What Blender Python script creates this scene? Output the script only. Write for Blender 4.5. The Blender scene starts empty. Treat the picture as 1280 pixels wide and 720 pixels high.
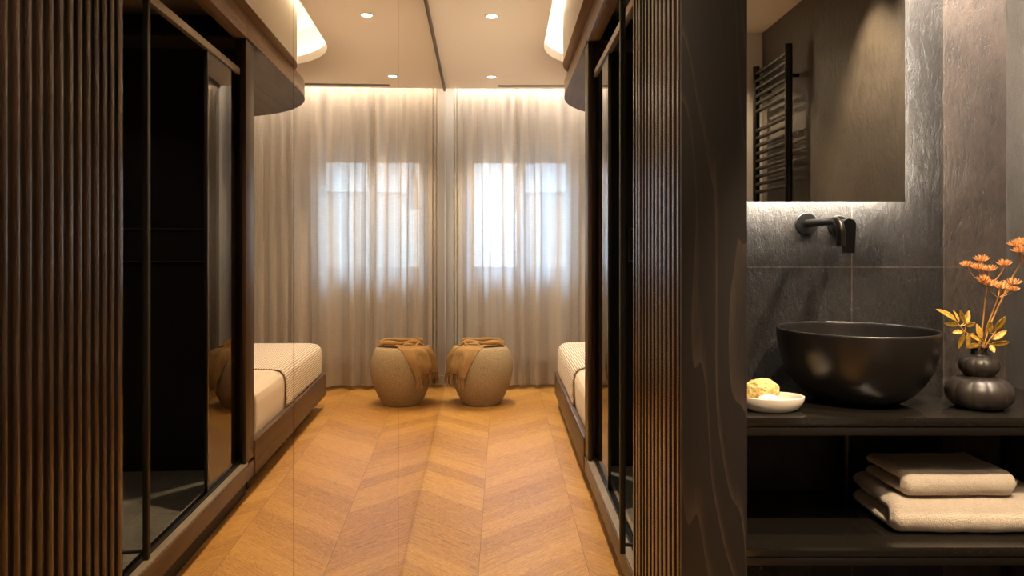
import bpy, bmesh, math, random
from math import pi, sin, cos, radians, sqrt, atan2
from mathutils import Vector, Matrix, noise

SC = bpy.context.scene
COL = SC.collection
random.seed(7)

# ------------------------------------------------------------------ camera
F, VX, VY, H = 920.0, 627.0, 312.0, 1.16          # focal length (px of 1280), vanishing point, eye height
cam_d = bpy.data.cameras.new('camera')
cam = bpy.data.objects.new('camera', cam_d)
COL.objects.link(cam)
cam.location = (0, 0, H)
cam.rotation_euler = (pi / 2, 0, 0)
cam_d.sensor_width = 36
cam_d.lens = 36 * F / 1280
cam_d.shift_x = (640 - VX) / 1280
cam_d.shift_y = -(360 - VY) / 1280
cam_d.clip_start = 0.02
SC.camera = cam

# ------------------------------------------------------------------ light
SC.view_settings.view_transform = 'Standard'
SC.view_settings.look = 'None'
SC.view_settings.gamma = 1
SC.view_settings.use_curve_mapping = False
SC.view_settings.exposure = 0.0
W_SKY = 3.4
P_SPOT, P_PELMET, S_COVE, P_BATH, S_HALO = 125, 17, 62, 240, 190
P_FILL, P_DAY = 42, 19.0
WARM = (1.0, 0.77, 0.50)
SOFT = (1.0, 0.90, 0.78)

world = bpy.data.worlds.new('sky')
SC.world = world
world.use_nodes = True
bg = world.node_tree.nodes['Background']
bg.inputs[0].default_value = (0.72, 0.86, 1.0, 1)
bg.inputs[1].default_value = W_SKY


def lamp(name, kind, loc, rot, power, color, **kw):
    d = bpy.data.lights.new(name, kind)
    d.energy = power
    d.color = color
    for k, v in kw.items():
        setattr(d, k, v)
    o = bpy.data.objects.new(name, d)
    COL.objects.link(o)
    o.location = loc
    o.rotation_euler = rot
    return o


# light through the window is guided by a portal
pl = lamp('window_portal', 'AREA', (0.16, 6.60, 1.46), (-pi / 2, 0, 0), 1, (1, 1, 1), shape='RECTANGLE', size=1.0, size_y=1.1)
pl.data.cycles.is_portal = True
# broad overcast daylight falling in from above the street
lamp('daylight', 'SUN', (0.3, 9, 5), (radians(-48), 0, 0), P_DAY, (0.42, 0.68, 1.0), angle=radians(60))
# unseen fill light added at the bed head to lift ceiling and curtain
lamp('bedhead_led', 'AREA', (1.15, 3.68, 1.05), (radians(90 + 38), 0, 0), P_FILL, (1.0, 0.84, 0.64), shape='RECTANGLE', size=1.3, size_y=0.25)
# LED line in the curtain pelmet
lamp('pelmet_led', 'AREA', (0.78, 6.075, 2.56), (radians(8), 0, 0), P_PELMET, SOFT, shape='RECTANGLE', size=2.5, size_y=0.03)


# ------------------------------------------------------------------ helpers
def reg(bm):
    bm.normal_update()
    return bm


def build(name, bm, m, parent=None, smooth=35, recalc=True):
    if recalc:
        bmesh.ops.recalc_face_normals(bm, faces=bm.faces)
    me = bpy.data.meshes.new(name)
    org = Vector((0, 0, 0))
    if parent is not None:
        p = parent
        while p.parent is not None:
            p = p.parent
        org = Vector(p['o']) if 'o' in p else Vector(p.location)
    else:
        xs = [v.co for v in bm.verts]
        org = Vector(((min(v.x for v in xs) + max(v.x for v in xs)) / 2, (min(v.y for v in xs) + max(v.y for v in xs)) / 2,
                      min(v.z for v in xs)))
    bmesh.ops.translate(bm, verts=bm.verts, vec=-org)
    bm.to_mesh(me)
    bm.free()
    for mm in (m if isinstance(m, (list, tuple)) else [m]):
        me.materials.append(mm)
    if smooth:
        me.shade_smooth()
        me.set_sharp_from_angle(angle=radians(smooth))
    o = bpy.data.objects.new(name, me)
    COL.objects.link(o)
    if parent is not None:
        o.parent = parent
    else:
        o.location = org
    return o


def tag(o, label=None, cat=None, group=None, kind=None):
    if label: o['label'] = label
    if cat: o['category'] = cat
    if group: o['group'] = group
    if kind: o['kind'] = kind
    return o


def struct(name, bm, m, label=None, smooth=35):
    o = build(name, bm, m, None, smooth)
    o['kind'] = 'structure'
    if label:
        o['label'] = label
    return o


def thing(name, loc, label, cat, group=None):
    o = bpy.data.objects.new(name, None)
    COL.objects.link(o)
    o.location = loc
    o.empty_display_size = 0.05
    return tag(o, label, cat, group)


def at(x, y, Y):
    return Vector(((x - VX) * Y / F, Y, H - (y - VY) * Y / F))


def B():
    return bmesh.new()


def box(bm, x0, x1, y0, y1, z0, z1, bev=0.0, seg=2, mi=0, uv=None):
    r = bmesh.ops.create_cube(bm, size=1)
    vs = r['verts']
    for v in vs:
        v.co = Vector(((x0 + x1) / 2 + v.co.x * (x1 - x0), (y0 + y1) / 2 + v.co.y * (y1 - y0), (z0 + z1) / 2 + v.co.z * (z1 - z0)))
    fs = set(f for v in vs for f in v.link_faces)
    for f in fs:
        f.material_index = mi
    if bev:
        es = list(set(e for v in vs for e in v.link_edges))
        bmesh.ops.bevel(bm, geom=es, offset=bev, segments=seg, affect='EDGES', profile=0.5)
    return bm


def bx(x0, x1, y0, y1, z0, z1, bev=0.0, seg=2):
    return box(B(), x0, x1, y0, y1, z0, z1, bev, seg)


def quad(bm, pts, mi=0):
    f = bm.faces.new([bm.verts.new(p) for p in pts])
    f.material_index = mi
    return f


def tube(bm, pts, rad, n=10, cap=True, flat=None):
    """sweep a circle along pts; rad number or list"""
    pts = [Vector(p) for p in pts]
    m = len(pts)
    if not isinstance(rad, (list, tuple)):
        rad = [rad] * m
    rings = []
    up = None
    for i in range(m):
        t = (pts[min(i + 1, m - 1)] - pts[max(i - 1, 0)])
        if t.length < 1e-9:
            t = Vector((0, 0, 1))
        t.normalize()
        if up is None:
            a = Vector((0, 0, 1)) if abs(t.z) < 0.9 else Vector((1, 0, 0))
            up = (a - t * a.dot(t)).normalized()
        else:
            up = (up - t * up.dot(t))
            up = up.normalized() if up.length > 1e-6 else t.orthogonal().normalized()
        s = t.cross(up)
        k = flat if flat else 1.0
        rings.append([bm.verts.new(pts[i] + rad[i] * (cos(2 * pi * j / n) * s + k * sin(2 * pi * j / n) * up)) for j in range(n)])
    for i in range(m - 1):
        for j in range(n):
            bm.faces.new((rings[i][j], rings[i][(j + 1) % n], rings[i + 1][(j + 1) % n], rings[i + 1][j]))
    if cap:
        bm.faces.new(rings[0][::-1])
        bm.faces.new(rings[-1])
    return bm


def lathe(bm, prof, n=48, c=(0, 0), sx=1.0, sy=1.0, mod=None):
    """prof: list of (r, z) from bottom to top; r=0 ends close"""
    rings = []
    for (r, z) in prof:
        if r <= 1e-6:
            rings.append([bm.verts.new((c[0], c[1], z))])
        else:
            ring = []
            for j in range(n):
                a = 2 * pi * j / n
                k = mod(a, r, z) if mod else 1.0
                ring.append(bm.verts.new((c[0] + sx * r * k * cos(a), c[1] + sy * r * k * sin(a), z)))
            rings.append(ring)
    for a, b in zip(rings, rings[1:]):
        for j in range(n):
            if len(a) == 1 and len(b) > 1:
                bm.faces.new((a[0], b[j], b[(j + 1) % n]))
            elif len(b) == 1 and len(a) > 1:
                bm.faces.new((a[j], a[(j + 1) % n], b[0]))
            elif len(a) > 1:
                bm.faces.new((a[j], a[(j + 1) % n], b[(j + 1) % n], b[j]))
    return bm


def grid(bm, f, nu, nv):
    vs = [[bm.verts.new(f(i / nu, j / nv)) for j in range(nv + 1)] for i in range(nu + 1)]
    for i in range(nu):
        for j in range(nv):
            bm.faces.new((vs[i][j], vs[i + 1][j], vs[i + 1][j + 1], vs[i][j + 1]))
    return bm


def prism(bm, outline, z0, z1, mi=0):
    """closed extrusion of an xy outline"""
    a = [bm.verts.new((x, y, z0)) for x, y in outline]
    b = [bm.verts.new((x, y, z1)) for x, y in outline]
    n = len(outline)
    bm.faces.new(a[::-1]); bm.faces.new(b)
    for i in range(n):
        bm.faces.new((a[i], a[(i + 1) % n], b[(i + 1) % n], b[i]))
    return bm


# ------------------------------------------------------------------ materials
class NT:
    def __init__(self, name):
        self.m = bpy.data.materials.new(name)
        self.m.use_nodes = True
        self.t = self.m.node_tree
        self.t.nodes.clear()
        self.out = self.n('ShaderNodeOutputMaterial')

    def n(self, typ, **kw):
        nd = self.t.nodes.new(typ)
        for k, v in kw.items():
            setattr(nd, k, v)
        return nd

    def l(self, a, b):
        self.t.links.new(a, b)

    def setv(self, sock, v):
        if hasattr(v, 'is_linked') or isinstance(v, bpy.types.NodeSocket):
            self.l(v, sock)
        else:
            sock.default_value = v

    def math(self, op, a, b=0.0, c=None):
        nd = self.n('ShaderNodeMath', operation=op)
        self.setv(nd.inputs[0], a)
        self.setv(nd.inputs[1], b)
        if c is not None:
            self.setv(nd.inputs[2], c)
        return nd.outputs[0]

    def coords(self, kind='Object'):
        return self.n('ShaderNodeTexCoord').outputs[kind]

    def geo(self):
        return self.n('ShaderNodeNewGeometry').outputs['Position']

    def mapping(self, v, scale=(1, 1, 1), rot=(0, 0, 0), loc=(0, 0, 0)):
        nd = self.n('ShaderNodeMapping')
        self.l(v, nd.inputs[0])
        nd.inputs['Scale'].default_value = scale
        nd.inputs['Rotation'].default_value = rot
        nd.inputs['Location'].default_value = loc
        return nd.outputs[0]

    def noise(self, v, scale, detail=4, rough=0.55, dist=0.0):
        nd = self.n('ShaderNodeTexNoise')
        if v is not None:
            self.l(v, nd.inputs['Vector'])
        nd.inputs['Scale'].default_value = scale
        nd.inputs['Detail'].default_value = detail
        nd.inputs['Roughness'].default_value = rough
        nd.inputs['Distortion'].default_value = dist
        return nd.outputs[0]

    def ramp(self, f, stops):
        nd = self.n('ShaderNodeValToRGB')
        el = nd.color_ramp.elements
        while len(el) < len(stops):
            el.new(0.5)
        for e, (p, c) in zip(el, stops):
            e.position = p
            e.color = (*c, 1) if len(c) == 3 else c
        self.l(f, nd.inputs[0])
        return nd.outputs[0]

    def mix(self, f, a, b, mode='MIX'):
        nd = self.n('ShaderNodeMix', data_type='RGBA', blend_type=mode)
        self.setv(nd.inputs[0], f)
        for s, v in ((nd.inputs[6], a), (nd.inputs[7], b)):
            if isinstance(v, tuple):
                s.default_value = (*v, 1) if len(v) == 3 else v
            else:
                self.l(v, s)
        return nd.outputs[2]

    def bump(self, h, strength=0.3, dist=0.01, normal=None):
        nd = self.n('ShaderNodeBump')
        nd.inputs['Strength'].default_value = strength
        nd.inputs['Distance'].default_value = dist
        self.l(h, nd.inputs['Height'])
        if normal is not None:
            self.l(normal, nd.inputs['Normal'])
        return nd.outputs[0]

    def pbr(self, color, rough=0.5, metal=0.0, bump=None, spec=0.5, **kw):
        p = self.n('ShaderNodeBsdfPrincipled')
        if isinstance(color, tuple):
            p.inputs['Base Color'].default_value = (*color, 1)
        else:
            self.l(color, p.inputs['Base Color'])
        self.setv(p.inputs['Roughness'], rough)
        p.inputs['Metallic'].default_value = metal
        p.inputs['Specular IOR Level'].default_value = spec
        for k, v in kw.items():
            p.inputs[k.replace('_', ' ')].default_value = v
        if bump is not None:
            self.l(bump, p.inputs['Normal'])
        self.l(p.outputs[0], self.out.inputs[0])
        return self.m


def plain(name, color, rough=0.5, metal=0.0, bump=0.0, bscale=60, spec=0.5, var=0.0):
    t = NT(name)
    c = t.coords()
    col = color
    nz = t.noise(c, bscale, 3)
    if var:
        col = t.ramp(nz, [(0.3, tuple(x * (1 - var) for x in color)), (0.7, tuple(min(1, x * (1 + var)) for x in color))])
    b = t.bump(nz, bump, 0.003) if bump else None
    return t.pbr(col, rough, metal, b, spec)


def wood(name, dark, light, axis='Z', rough=0.45, across=22.0, cathedral=False, bump=0.25):
    """walnut-like grain running along an axis"""
    t = NT(name)
    c = t.coords()
    k = {'X': (0.06, 1, 1), 'Y': (1, 0.06, 1), 'Z': (1, 1, 0.06)}[axis]
    m = t.mapping(c, k)
    broad = t.noise(m, across * 0.5, 3, 0.5, 1.2)
    fine = t.noise(m, across * 6, 4, 0.65, 0.3)
    if cathedral:
        con = t.noise(t.mapping(c, (1, 1, 0.085), (0, 0, 0), (0.13, 0.2, 0.62)), 7.5, 1.5, 0.4, 0.25)
        fc = t.math('FRACT', t.math('MULTIPLY', con, 13.0))
        base = t.math('ADD', t.math('MULTIPLY', fc, 0.3), t.math('MULTIPLY', fine, 0.6))
    else:
        base = t.math('ADD', t.math('MULTIPLY', broad, 0.6), t.math('MULTIPLY', fine, 0.4))
    mid = tuple((a + b) / 2 for a, b in zip(dark, light))
    if cathedral:
        f2 = t.noise(m, across * 14, 3, 0.6)
        lines = t.math('ADD', t.math('MULTIPLY', t.math('POWER', fc, 5.0), 0.6), t.math('MULTIPLY', t.math('SUBTRACT', f2, 0.5), 0.5))
        col = t.ramp(t.math('MULTIPLY', lines, t.math('ADD', broad, 0.35)), [(0.12, dark), (0.5, mid), (1.0, light)])
    else:
        col = t.ramp(base, [(0.28, dark), (0.5, mid), (0.72, light)])
    return t.pbr(col, rough, 0, t.bump(base, bump, 0.002))


def emit(name, color, strength):
    t = NT(name)
    e = t.n('ShaderNodeEmission')
    e.inputs[0].default_value = (*color, 1)
    e.inputs[1].default_value = strength
    t.l(e.outputs[0], t.out.inputs[0])
    return t.m


def chevron(name):
    t = NT(name)
    sep = t.n('ShaderNodeSeparateXYZ')
    t.l(t.geo(), sep.inputs[0])
    X, Y = sep.outputs[0], sep.outputs[1]
    Wd, pw = 0.397, 0.157
    u = t.math('DIVIDE', t.math('ADD', X, 0.083), Wd)
    c = t.math('FLOOR', u)
    tt = t.math('MULTIPLY', t.math('SUBTRACT', u, c), Wd)
    par = t.math('SUBTRACT', t.math('MULTIPLY', t.math('MODULO', t.math('ADD', c, 20.0), 2.0), 2.0), 1.0)    # -1 even, +1 odd
    sgn = t.math('MULTIPLY', par, t.math('SUBTRACT', tt, Wd / 2))
    v = t.math('DIVIDE', t.math('ADD', Y, sgn), pw)
    i = t.math('FLOOR', v)
    fr = t.math('SUBTRACT', v, i)
    along = t.math('SUBTRACT', t.math('MULTIPLY', tt, 1.414), 0.0)
    idv = t.n('ShaderNodeCombineXYZ')
    t.l(c, idv.inputs[0]); t.l(i, idv.inputs[1])
    wn = t.n('ShaderNodeTexWhiteNoise', noise_dimensions='3D')
    t.l(idv.outputs[0], wn.inputs['Vector'])
    r = wn.outputs['Value']
    g = t.n('ShaderNodeCombineXYZ')
    t.l(t.math('MULTIPLY', along, 1.3), g.inputs[0])
    t.l(t.math('MULTIPLY', fr, 1.7), g.inputs[1])
    t.l(t.math('MULTIPLY', r, 37.0), g.inputs[2])
    g2 = t.n('ShaderNodeCombineXYZ')
    t.l(t.math('MULTIPLY', along, 1.8), g2.inputs[0])
    t.l(t.math('MULTIPLY', fr, 5.5), g2.inputs[1])
    t.l(t.math('MULTIPLY', r, 91.0), g2.inputs[2])
    broad = t.noise(g.outputs[0], 2.2, 3, 0.5, 1.6)
    rings = t.math('SINE', t.math('MULTIPLY', broad, 85.0))
    fine = t.noise(g2.outputs[0], 4.0, 4, 0.6)
    gr = t.math('ADD', t.math('MULTIPLY', fine, 0.62), t.math('MULTIPLY', t.math('ADD', rings, 1.0), 0.135))
    gr = t.math('ADD', gr, t.math('MULTIPLY', t.math('SUBTRACT', r, 0.5), 0.20))
    col = t.ramp(gr, [(0.20, (0.30, 0.135, 0.032)), (0.48, (0.53, 0.275, 0.066)), (0.78, (0.68, 0.40, 0.112))])
    # joints
    e1 = t.math('LESS_THAN', t.math('MINIMUM', fr, t.math('SUBTRACT', 1.0, fr)), 0.006)
    e2 = t.math('LESS_THAN', t.math('MINIMUM', tt, t.math('SUBTRACT', Wd, tt)), 0.0010)
    j = t.math('MAXIMUM', t.math('MULTIPLY', e1, 0.45), t.math('MULTIPLY', e2, 0.8))
    col = t.mix(j, col, (0.13, 0.06, 0.02))
    rough = t.math('ADD', t.math('MULTIPLY', fine, 0.2), 0.36)
    return t.pbr(col, rough, 0, t.bump(t.math('SUBTRACT', gr, j), 0.06, 0.002), 0.45)


def slate(name, dark, light, vx=(), vz=(), vy=(), grout=(0.105, 0.08, 0.06), bumpk=0.55, split=None, rough=0.5):
    """riven stone tiles with thin pale joints at the given world coordinates"""
    t = NT(name)
    P = t.geo()
    sep = t.n('ShaderNodeSeparateXYZ')
    t.l(P, sep.inputs[0])
    big = t.noise(P, 3.0, 5, 0.6, 0.8)
    m = t.mapping(P, (22, 22, 8), (0.0, 0.65, 0.3))
    riv = t.noise(m, 2.2, 10, 0.70, 0.2)
    grain = t.noise(P, 210, 2, 0.6)
    rid = t.math('ABSOLUTE', t.math('SUBTRACT', riv, 0.5))
    col = t.ramp(t.math('ADD', t.math('MULTIPLY', big, 0.5), t.math('MULTIPLY', riv, 0.5)), [(0.35, dark), (0.68, light)])
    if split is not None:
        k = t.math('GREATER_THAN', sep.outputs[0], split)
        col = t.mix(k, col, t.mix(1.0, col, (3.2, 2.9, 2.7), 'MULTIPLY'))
    mask = None
    for lst, ax in ((vx, 0), (vy, 1), (vz, 2)):
        for c in lst:
            d = t.math('LESS_THAN', t.math('ABSOLUTE', t.math('SUBTRACT', sep.outputs[ax], c)), 0.0013)
            mask = d if mask is None else t.math('MAXIMUM', mask, d)
    h = t.math('ADD', t.math('MULTIPLY', riv, 0.8), t.math('ADD', t.math('MULTIPLY', rid, -0.35), t.math('MULTIPLY', grain, 0.16)))
    if mask is not None:
        col = t.mix(mask, col, grout)
    return t.pbr(col, rough, 0, t.bump(h, bumpk, 0.007), 0.5)


def granite(name):
    t = NT(name)
    c = t.coords()
    a = t.noise(c, 420, 2, 0.7)
    b = t.noise(c, 150, 3, 0.6)
    col = t.ramp(t.math('ADD', t.math('MULTIPLY', a, 0.6), t.math('MULTIPLY', b, 0.4)),
                 [(0.45, (0.008, 0.007, 0.006)), (0.60, (0.016, 0.013, 0.010)), (0.76, (0.075, 0.056, 0.035))])
    return t.pbr(col, 0.15, 0, t.bump(a, 0.02, 0.001), 0.5)


def fabric_sheer(name):
    t = NT(name)
    c = t.coords()
    wv = t.noise(t.mapping(c, (6, 6, 160)), 2.0, 3, 0.6)
    wv2 = t.noise(t.mapping(c, (160, 20, 2)), 2.0, 2, 0.6)
    f = t.math('ADD', t.math('MULTIPLY', wv, 0.6), t.math('MULTIPLY', wv2, 0.4))
    col = t.ramp(f, [(0.3, (0.50, 0.43, 0.355)), (0.7, (0.68, 0.60, 0.51))])
    d = t.n('ShaderNodeBsdfDiffuse')
    tr = t.n('ShaderNodeBsdfTranslucent')
    tp = t.n('ShaderNodeBsdfTransparent')
    t.l(col, d.inputs[0])
    t.l(t.ramp(f, [(0.3, (0.62, 0.62, 0.62)), (0.7, (0.80, 0.81, 0.82))]), tr.inputs[0])
    tp.inputs[0].default_value = (0.95, 0.95, 0.97, 1)
    m1 = t.n('ShaderNodeMixShader'); m1.inputs[0].default_value = 0.50
    t.l(d.outputs[0], m1.inputs[1]); t.l(tr.outputs[0], m1.inputs[2])
    m2 = t.n('ShaderNodeMixShader')
    lw = t.n('ShaderNodeLayerWeight')
    lw.inputs[0].default_value = 0.5
    thin = t.math('SUBTRACT', 1.0, t.math('POWER', lw.outputs['Facing'], 0.8))       # oblique cloth is denser weave
    t.l(t.math('MULTIPLY', thin, 0.50), m1.inputs[0])
    t.l(t.math('MULTIPLY', thin, t.math('ADD', t.math('MULTIPLY', f, 0.25), 0.14)), m2.inputs[0])
    t.l(m1.outputs[0], m2.inputs[1]); t.l(tp.outputs[0], m2.inputs[2])
    t.l(m2.outputs[0], t.out.inputs[0])
    return t.m


def thin_glass(name, tint=(0.75, 0.78, 0.78), ior=1.6):
    t = NT(name)
    fr = t.n('ShaderNodeFresnel'); fr.inputs[0].default_value = ior
    tp = t.n('ShaderNodeBsdfTransparent'); tp.inputs[0].default_value = (*tint, 1)
    gl = t.n('ShaderNodeBsdfGlossy'); gl.inputs['Roughness'].default_value = 0.0
    m = t.n('ShaderNodeMixShader')
    t.l(fr.outputs[0], m.inputs[0]); t.l(tp.outputs[0], m.inputs[1]); t.l(gl.outputs[0], m.inputs[2])
    t.l(m.outputs[0], t.out.inputs[0])
    return t.m


def mirror_mat(name, tint):
    t = NT(name)
    gl = t.n('ShaderNodeBsdfGlossy')
    gl.inputs[0].default_value = (*tint, 1)
    gl.inputs['Roughness'].default_value = 0.0
    t.l(gl.outputs[0], t.out.inputs[0])
    return t.m


def ribbed_cover(name):
    """raised cords running along the bed, broken into short stitches"""
    t = NT(name)
    sep = t.n('ShaderNodeSeparateXYZ')
    t.l(t.coords('UV'), sep.inputs[0])
    s1 = t.math('SINE', t.math('MULTIPLY', sep.outputs[0], 2 * pi / 0.0145))
    s2 = t.math('SINE', t.math('MULTIPLY', sep.outputs[1], 2 * pi / 0.055))
    nz = t.noise(t.coords(), 60, 3)
    h = t.math('ADD', t.math('MULTIPLY', s1, 0.42), t.math('MULTIPLY', t.math('MINIMUM', t.math('ADD', s2, 0.5), 0.3), 0.30))
    h = t.math('ADD', h, t.math('MULTIPLY', nz, 0.4))
    col = t.ramp(h, [(0.0, (0.44, 0.33, 0.24)), (0.12, (0.62, 0.52, 0.42)), (0.26, (0.82, 0.75, 0.66))])
    return t.pbr(col, 0.9, 0, t.bump(h, 0.6, 0.004), 0.2)


def terry(name, color):
    t = NT(name)
    c = t.coords()
    a = t.noise(c, 330, 2, 0.7)
    b = t.noise(c, 45, 3, 0.6)
    h = t.math('ADD', t.math('MULTIPLY', a, 0.7), t.math('MULTIPLY', b, 0.3))
    col = t.ramp(h, [(0.3, tuple(x * 0.78 for x in color)), (0.65, color)])
    return t.pbr(col, 0.95, 0, t.bump(h, 0.9, 0.006), 0.15, Sheen_Weight=0.3)


def boucle(name, dark, light, vs=130, ns=90):
    t = NT(name)
    c = t.coords()
    v = t.n('ShaderNodeTexVoronoi')
    t.l(c, v.inputs['Vector'])
    v.inputs['Scale'].default_value = vs
    n2 = t.noise(c, ns, 3, 0.7)
    h = t.math('SUBTRACT', t.math('MULTIPLY', n2, 1.0), t.math('MULTIPLY', v.outputs[0], 0.5))
    col = t.ramp(n2, [(0.35, dark), (0.62, light)])
    return t.pbr(col, 0.92, 0, t.bump(h, 0.7, 0.006), 0.15)


M = {}
M['floor'] = chevron('oak_chevron')
M['ceil'] = plain('ceiling_paint', (0.80, 0.70, 0.58), 0.85, spec=0.2)
M['cove'] = plain('cove_paint', (0.80, 0.75, 0.66), 0.8, spec=0.2)
M['white'] = plain('wall_paint', (0.74, 0.71, 0.67), 0.8, spec=0.2)
M['tan'] = plain('brown_paint', (0.21, 0.138, 0.070), 0.8, spec=0.2)  # brown stands in for shade on the underside of the upstand
M['beige'] = plain('beige_paint', (0.55, 0.46, 0.36), 0.8, spec=0.2)
M['walnut_v'] = wood('walnut_upright', (0.012, 0.006, 0.004), (0.066, 0.034, 0.019), 'Z', 0.40)
M['walnut_flute'] = wood('walnut_flute', (0.012, 0.006, 0.004), (0.062, 0.034, 0.022), 'Z', 0.24, 40)
M['walnut_black'] = plain('dark_stain', (0.007, 0.004, 0.003), 0.7)  # near-black backing behind the gaps between the flutes
M['walnut_end'] = wood('walnut_board', (0.010, 0.0065, 0.005), (0.080, 0.054, 0.040), 'Z', 0.62, 26, True)
M['walnut_y'] = wood('walnut_lengthwise', (0.045, 0.024, 0.013), (0.50, 0.33, 0.20), 'Y', 0.38, 30, False, 0.5)
M['walnut_rail'] = wood('walnut_rail', (0.022, 0.011, 0.006), (0.135, 0.075, 0.040), 'Y', 0.42)
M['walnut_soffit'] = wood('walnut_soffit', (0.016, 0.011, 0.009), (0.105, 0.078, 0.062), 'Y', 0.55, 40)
M['black'] = plain('black_metal', (0.010, 0.009, 0.008), 0.38, 0.6)
M['blackmatt'] = plain('black_matt', (0.008, 0.007, 0.006), 0.6)
M['gunmetal'] = plain('dark_bronze_metal', (0.034, 0.029, 0.025), 0.34, 0.75)
M['taupe'] = plain('taupe_aluminium', (0.34, 0.28, 0.23), 0.4, 0.5)
M['bronze'] = plain('bronze_trim', (0.16, 0.11, 0.065), 0.45, 0.4)
M['basin'] = plain('black_satin_ceramic', (0.012, 0.010, 0.009), 0.30, 0.0, spec=0.55)
M['granite'] = granite('black_granite')
M['mirror'] = mirror_mat('wardrobe_mirror', (0.86, 0.80, 0.72))
M['mirror_b'] = mirror_mat('bath_mirror', (0.86, 0.84, 0.78))
M['glass'] = thin_glass('shower_glass', (0.72, 0.75, 0.75), 2.0)
M['pane'] = thin_glass('window_glass', (0.95, 0.97, 0.98), 1.35)
M['curtain'] = fabric_sheer('sheer_linen')
M['sheet'] = plain('cotton_sheet', (0.76, 0.67, 0.55), 0.9, 0, 0.15, 25, 0.2)
M['cover'] = ribbed_cover('ribbed_cotton')
M['pouf'] = boucle('wool_boucle', (0.25, 0.175, 0.095), (0.46, 0.35, 0.21), 260, 190)
M['throw'] = plain('ochre_wool', (0.32, 0.188, 0.075), 0.95, 0, 0.35, 260, 0.1, 0.14)
M['towel'] = terry('cream_terry', (0.80, 0.68, 0.56))
M['shower_tile'] = slate('shower_slate', (0.006, 0.005, 0.004), (0.016, 0.013, 0.011), bumpk=0.3)
M['shower_floor'] = slate('shower_floor_stone', (0.10, 0.095, 0.08), (0.24, 0.23, 0.20), vx=(0.72, 1.3), vy=(3.02, 2.55), grout=(0.03, 0.03, 0.03), bumpk=0.2)
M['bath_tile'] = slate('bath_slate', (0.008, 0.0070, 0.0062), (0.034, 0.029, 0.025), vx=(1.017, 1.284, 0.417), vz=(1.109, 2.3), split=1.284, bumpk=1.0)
M['side_tile'] = slate('bath_side_slate', (0.045, 0.039, 0.033), (0.105, 0.090, 0.075), vy=(0.85, 1.9), vz=(1.109, ), rough=0.42)
M['ledge'] = slate('sill_stone', (0.16, 0.13, 0.10), (0.30, 0.25, 0.19), bumpk=0.3)
M['marble'] = plain('pale_marble', (0.78, 0.70, 0.60), 0.35, 0, 0, 9, 0.5, 0.08)
M['soap'] = plain('ivory_soap', (0.82, 0.74, 0.60), 0.5)
M['sponge'] = boucle('sea_sponge', (0.46, 0.32, 0.09), (0.68, 0.54, 0.24))
M['vase'] = plain('black_vase_glaze', (0.026, 0.021, 0.018), 0.42, 0, 0.1, 30, 0.5, 0.3)
M['petal'] = plain('dried_umbel', (0.72, 0.37, 0.145), 0.7, 0, 0, 40, 0.3, 0.2)
M['stem'] = plain('dried_stem', (0.44, 0.22, 0.06), 0.7, 0, 0, 40, 0.3, 0.2)
M['leaf'] = plain('gold_leaf', (0.42, 0.245, 0.035), 0.45, 0.15, 0.3, 110, 0.5, 0.45)
M['led_bath'] = emit('mirror_led', (1.0, 0.90, 0.76), S_HALO)
M['led_cove'] = emit('cove_led', (1.0, 0.95, 0.87), S_COVE)
M['lens'] = emit('downlight_lens', (1.0, 0.86, 0.62), 14)
M['pvc'] = plain('white_frame', (0.72, 0.74, 0.76), 0.5)
M['facade'] = plain('house_render', (0.40, 0.37, 0.34), 0.9, 0, 0.2, 5)
M['niche'] = plain('niche_edge', (0.25, 0.22, 0.18), 0.3, 0.8)

# ------------------------------------------------------------------ geometry constants
MK, MD = 0.0315, 0.276                      # wardrobe mirror plane: X = -MD - MK*Y
def mx(Y): return -MD - MK * Y
ZC = 2.48                                   # ceiling of the room
YC = 6.04                                   # ceiling edge at the curtain
XR = 2.05                                   # far right wall

# ------------------------------------------------------------------ room shell
struct('floor', bx(-1.0, XR, -1.2, 6.7, -0.06, 0.0), M['floor'], smooth=0)

# hole in the ceiling over the bed: straight edge, rounded corner
def rim(x0, y0, r, ystart, n=20, xend=XR):
    pts = [(x0, ystart), (x0, y0)]
    for k in range(1, n + 1):
        a = pi / 2 * k / n
        pts.append((x0 + r - r * cos(a), y0 + r * sin(a)))
    pts.append((xend, y0 + r))
    return pts

HOLE = rim(0.272, 4.73, 0.70, 1.70)
CAV = rim(0.13, 4.73, 0.84, 1.70)
bm = B()
zt = ZC + 0.058
for za in (ZC, zt):
    prev = None
    for (x, y) in HOLE[:-1]:
        cur = (bm.verts.new((-1.0, y, za)), bm.verts.new((x, y, za)))
        if prev:
            bm.faces.new((prev[0], prev[1], cur[1], cur[0]))
        prev = cur
    ye = HOLE[-1][1]
    quad(bm, [(-1.0, ye, za), (XR, ye, za), (XR, YC, za), (-1.0, YC, za)])
    quad(bm, [(-1.0, -1.2, za), (0.50, -1.2, za), (0.50, 1.70, za), (-1.0, 1.70, za)])
    quad(bm, [(0.50, 1.535, za), (XR, 1.535, za), (XR, 1.70, za), (0.50, 1.70, za)])
for (a, b) in zip(HOLE, HOLE[1:]):
    quad(bm, [(*a, ZC), (*b, ZC), (*b, zt), (*a, zt)])
quad(bm, [(-1.0, YC, ZC), (XR, YC, ZC), (XR, YC, zt + 0.12), (-1.0, YC, zt + 0.12)])
bmesh.ops.remove_doubles(bm, verts=bm.verts, dist=1e-5)
struct('ceiling', bm, M['ceil'], 'beige plasterboard ceiling with a round cornered cove opening', smooth=0)

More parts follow.
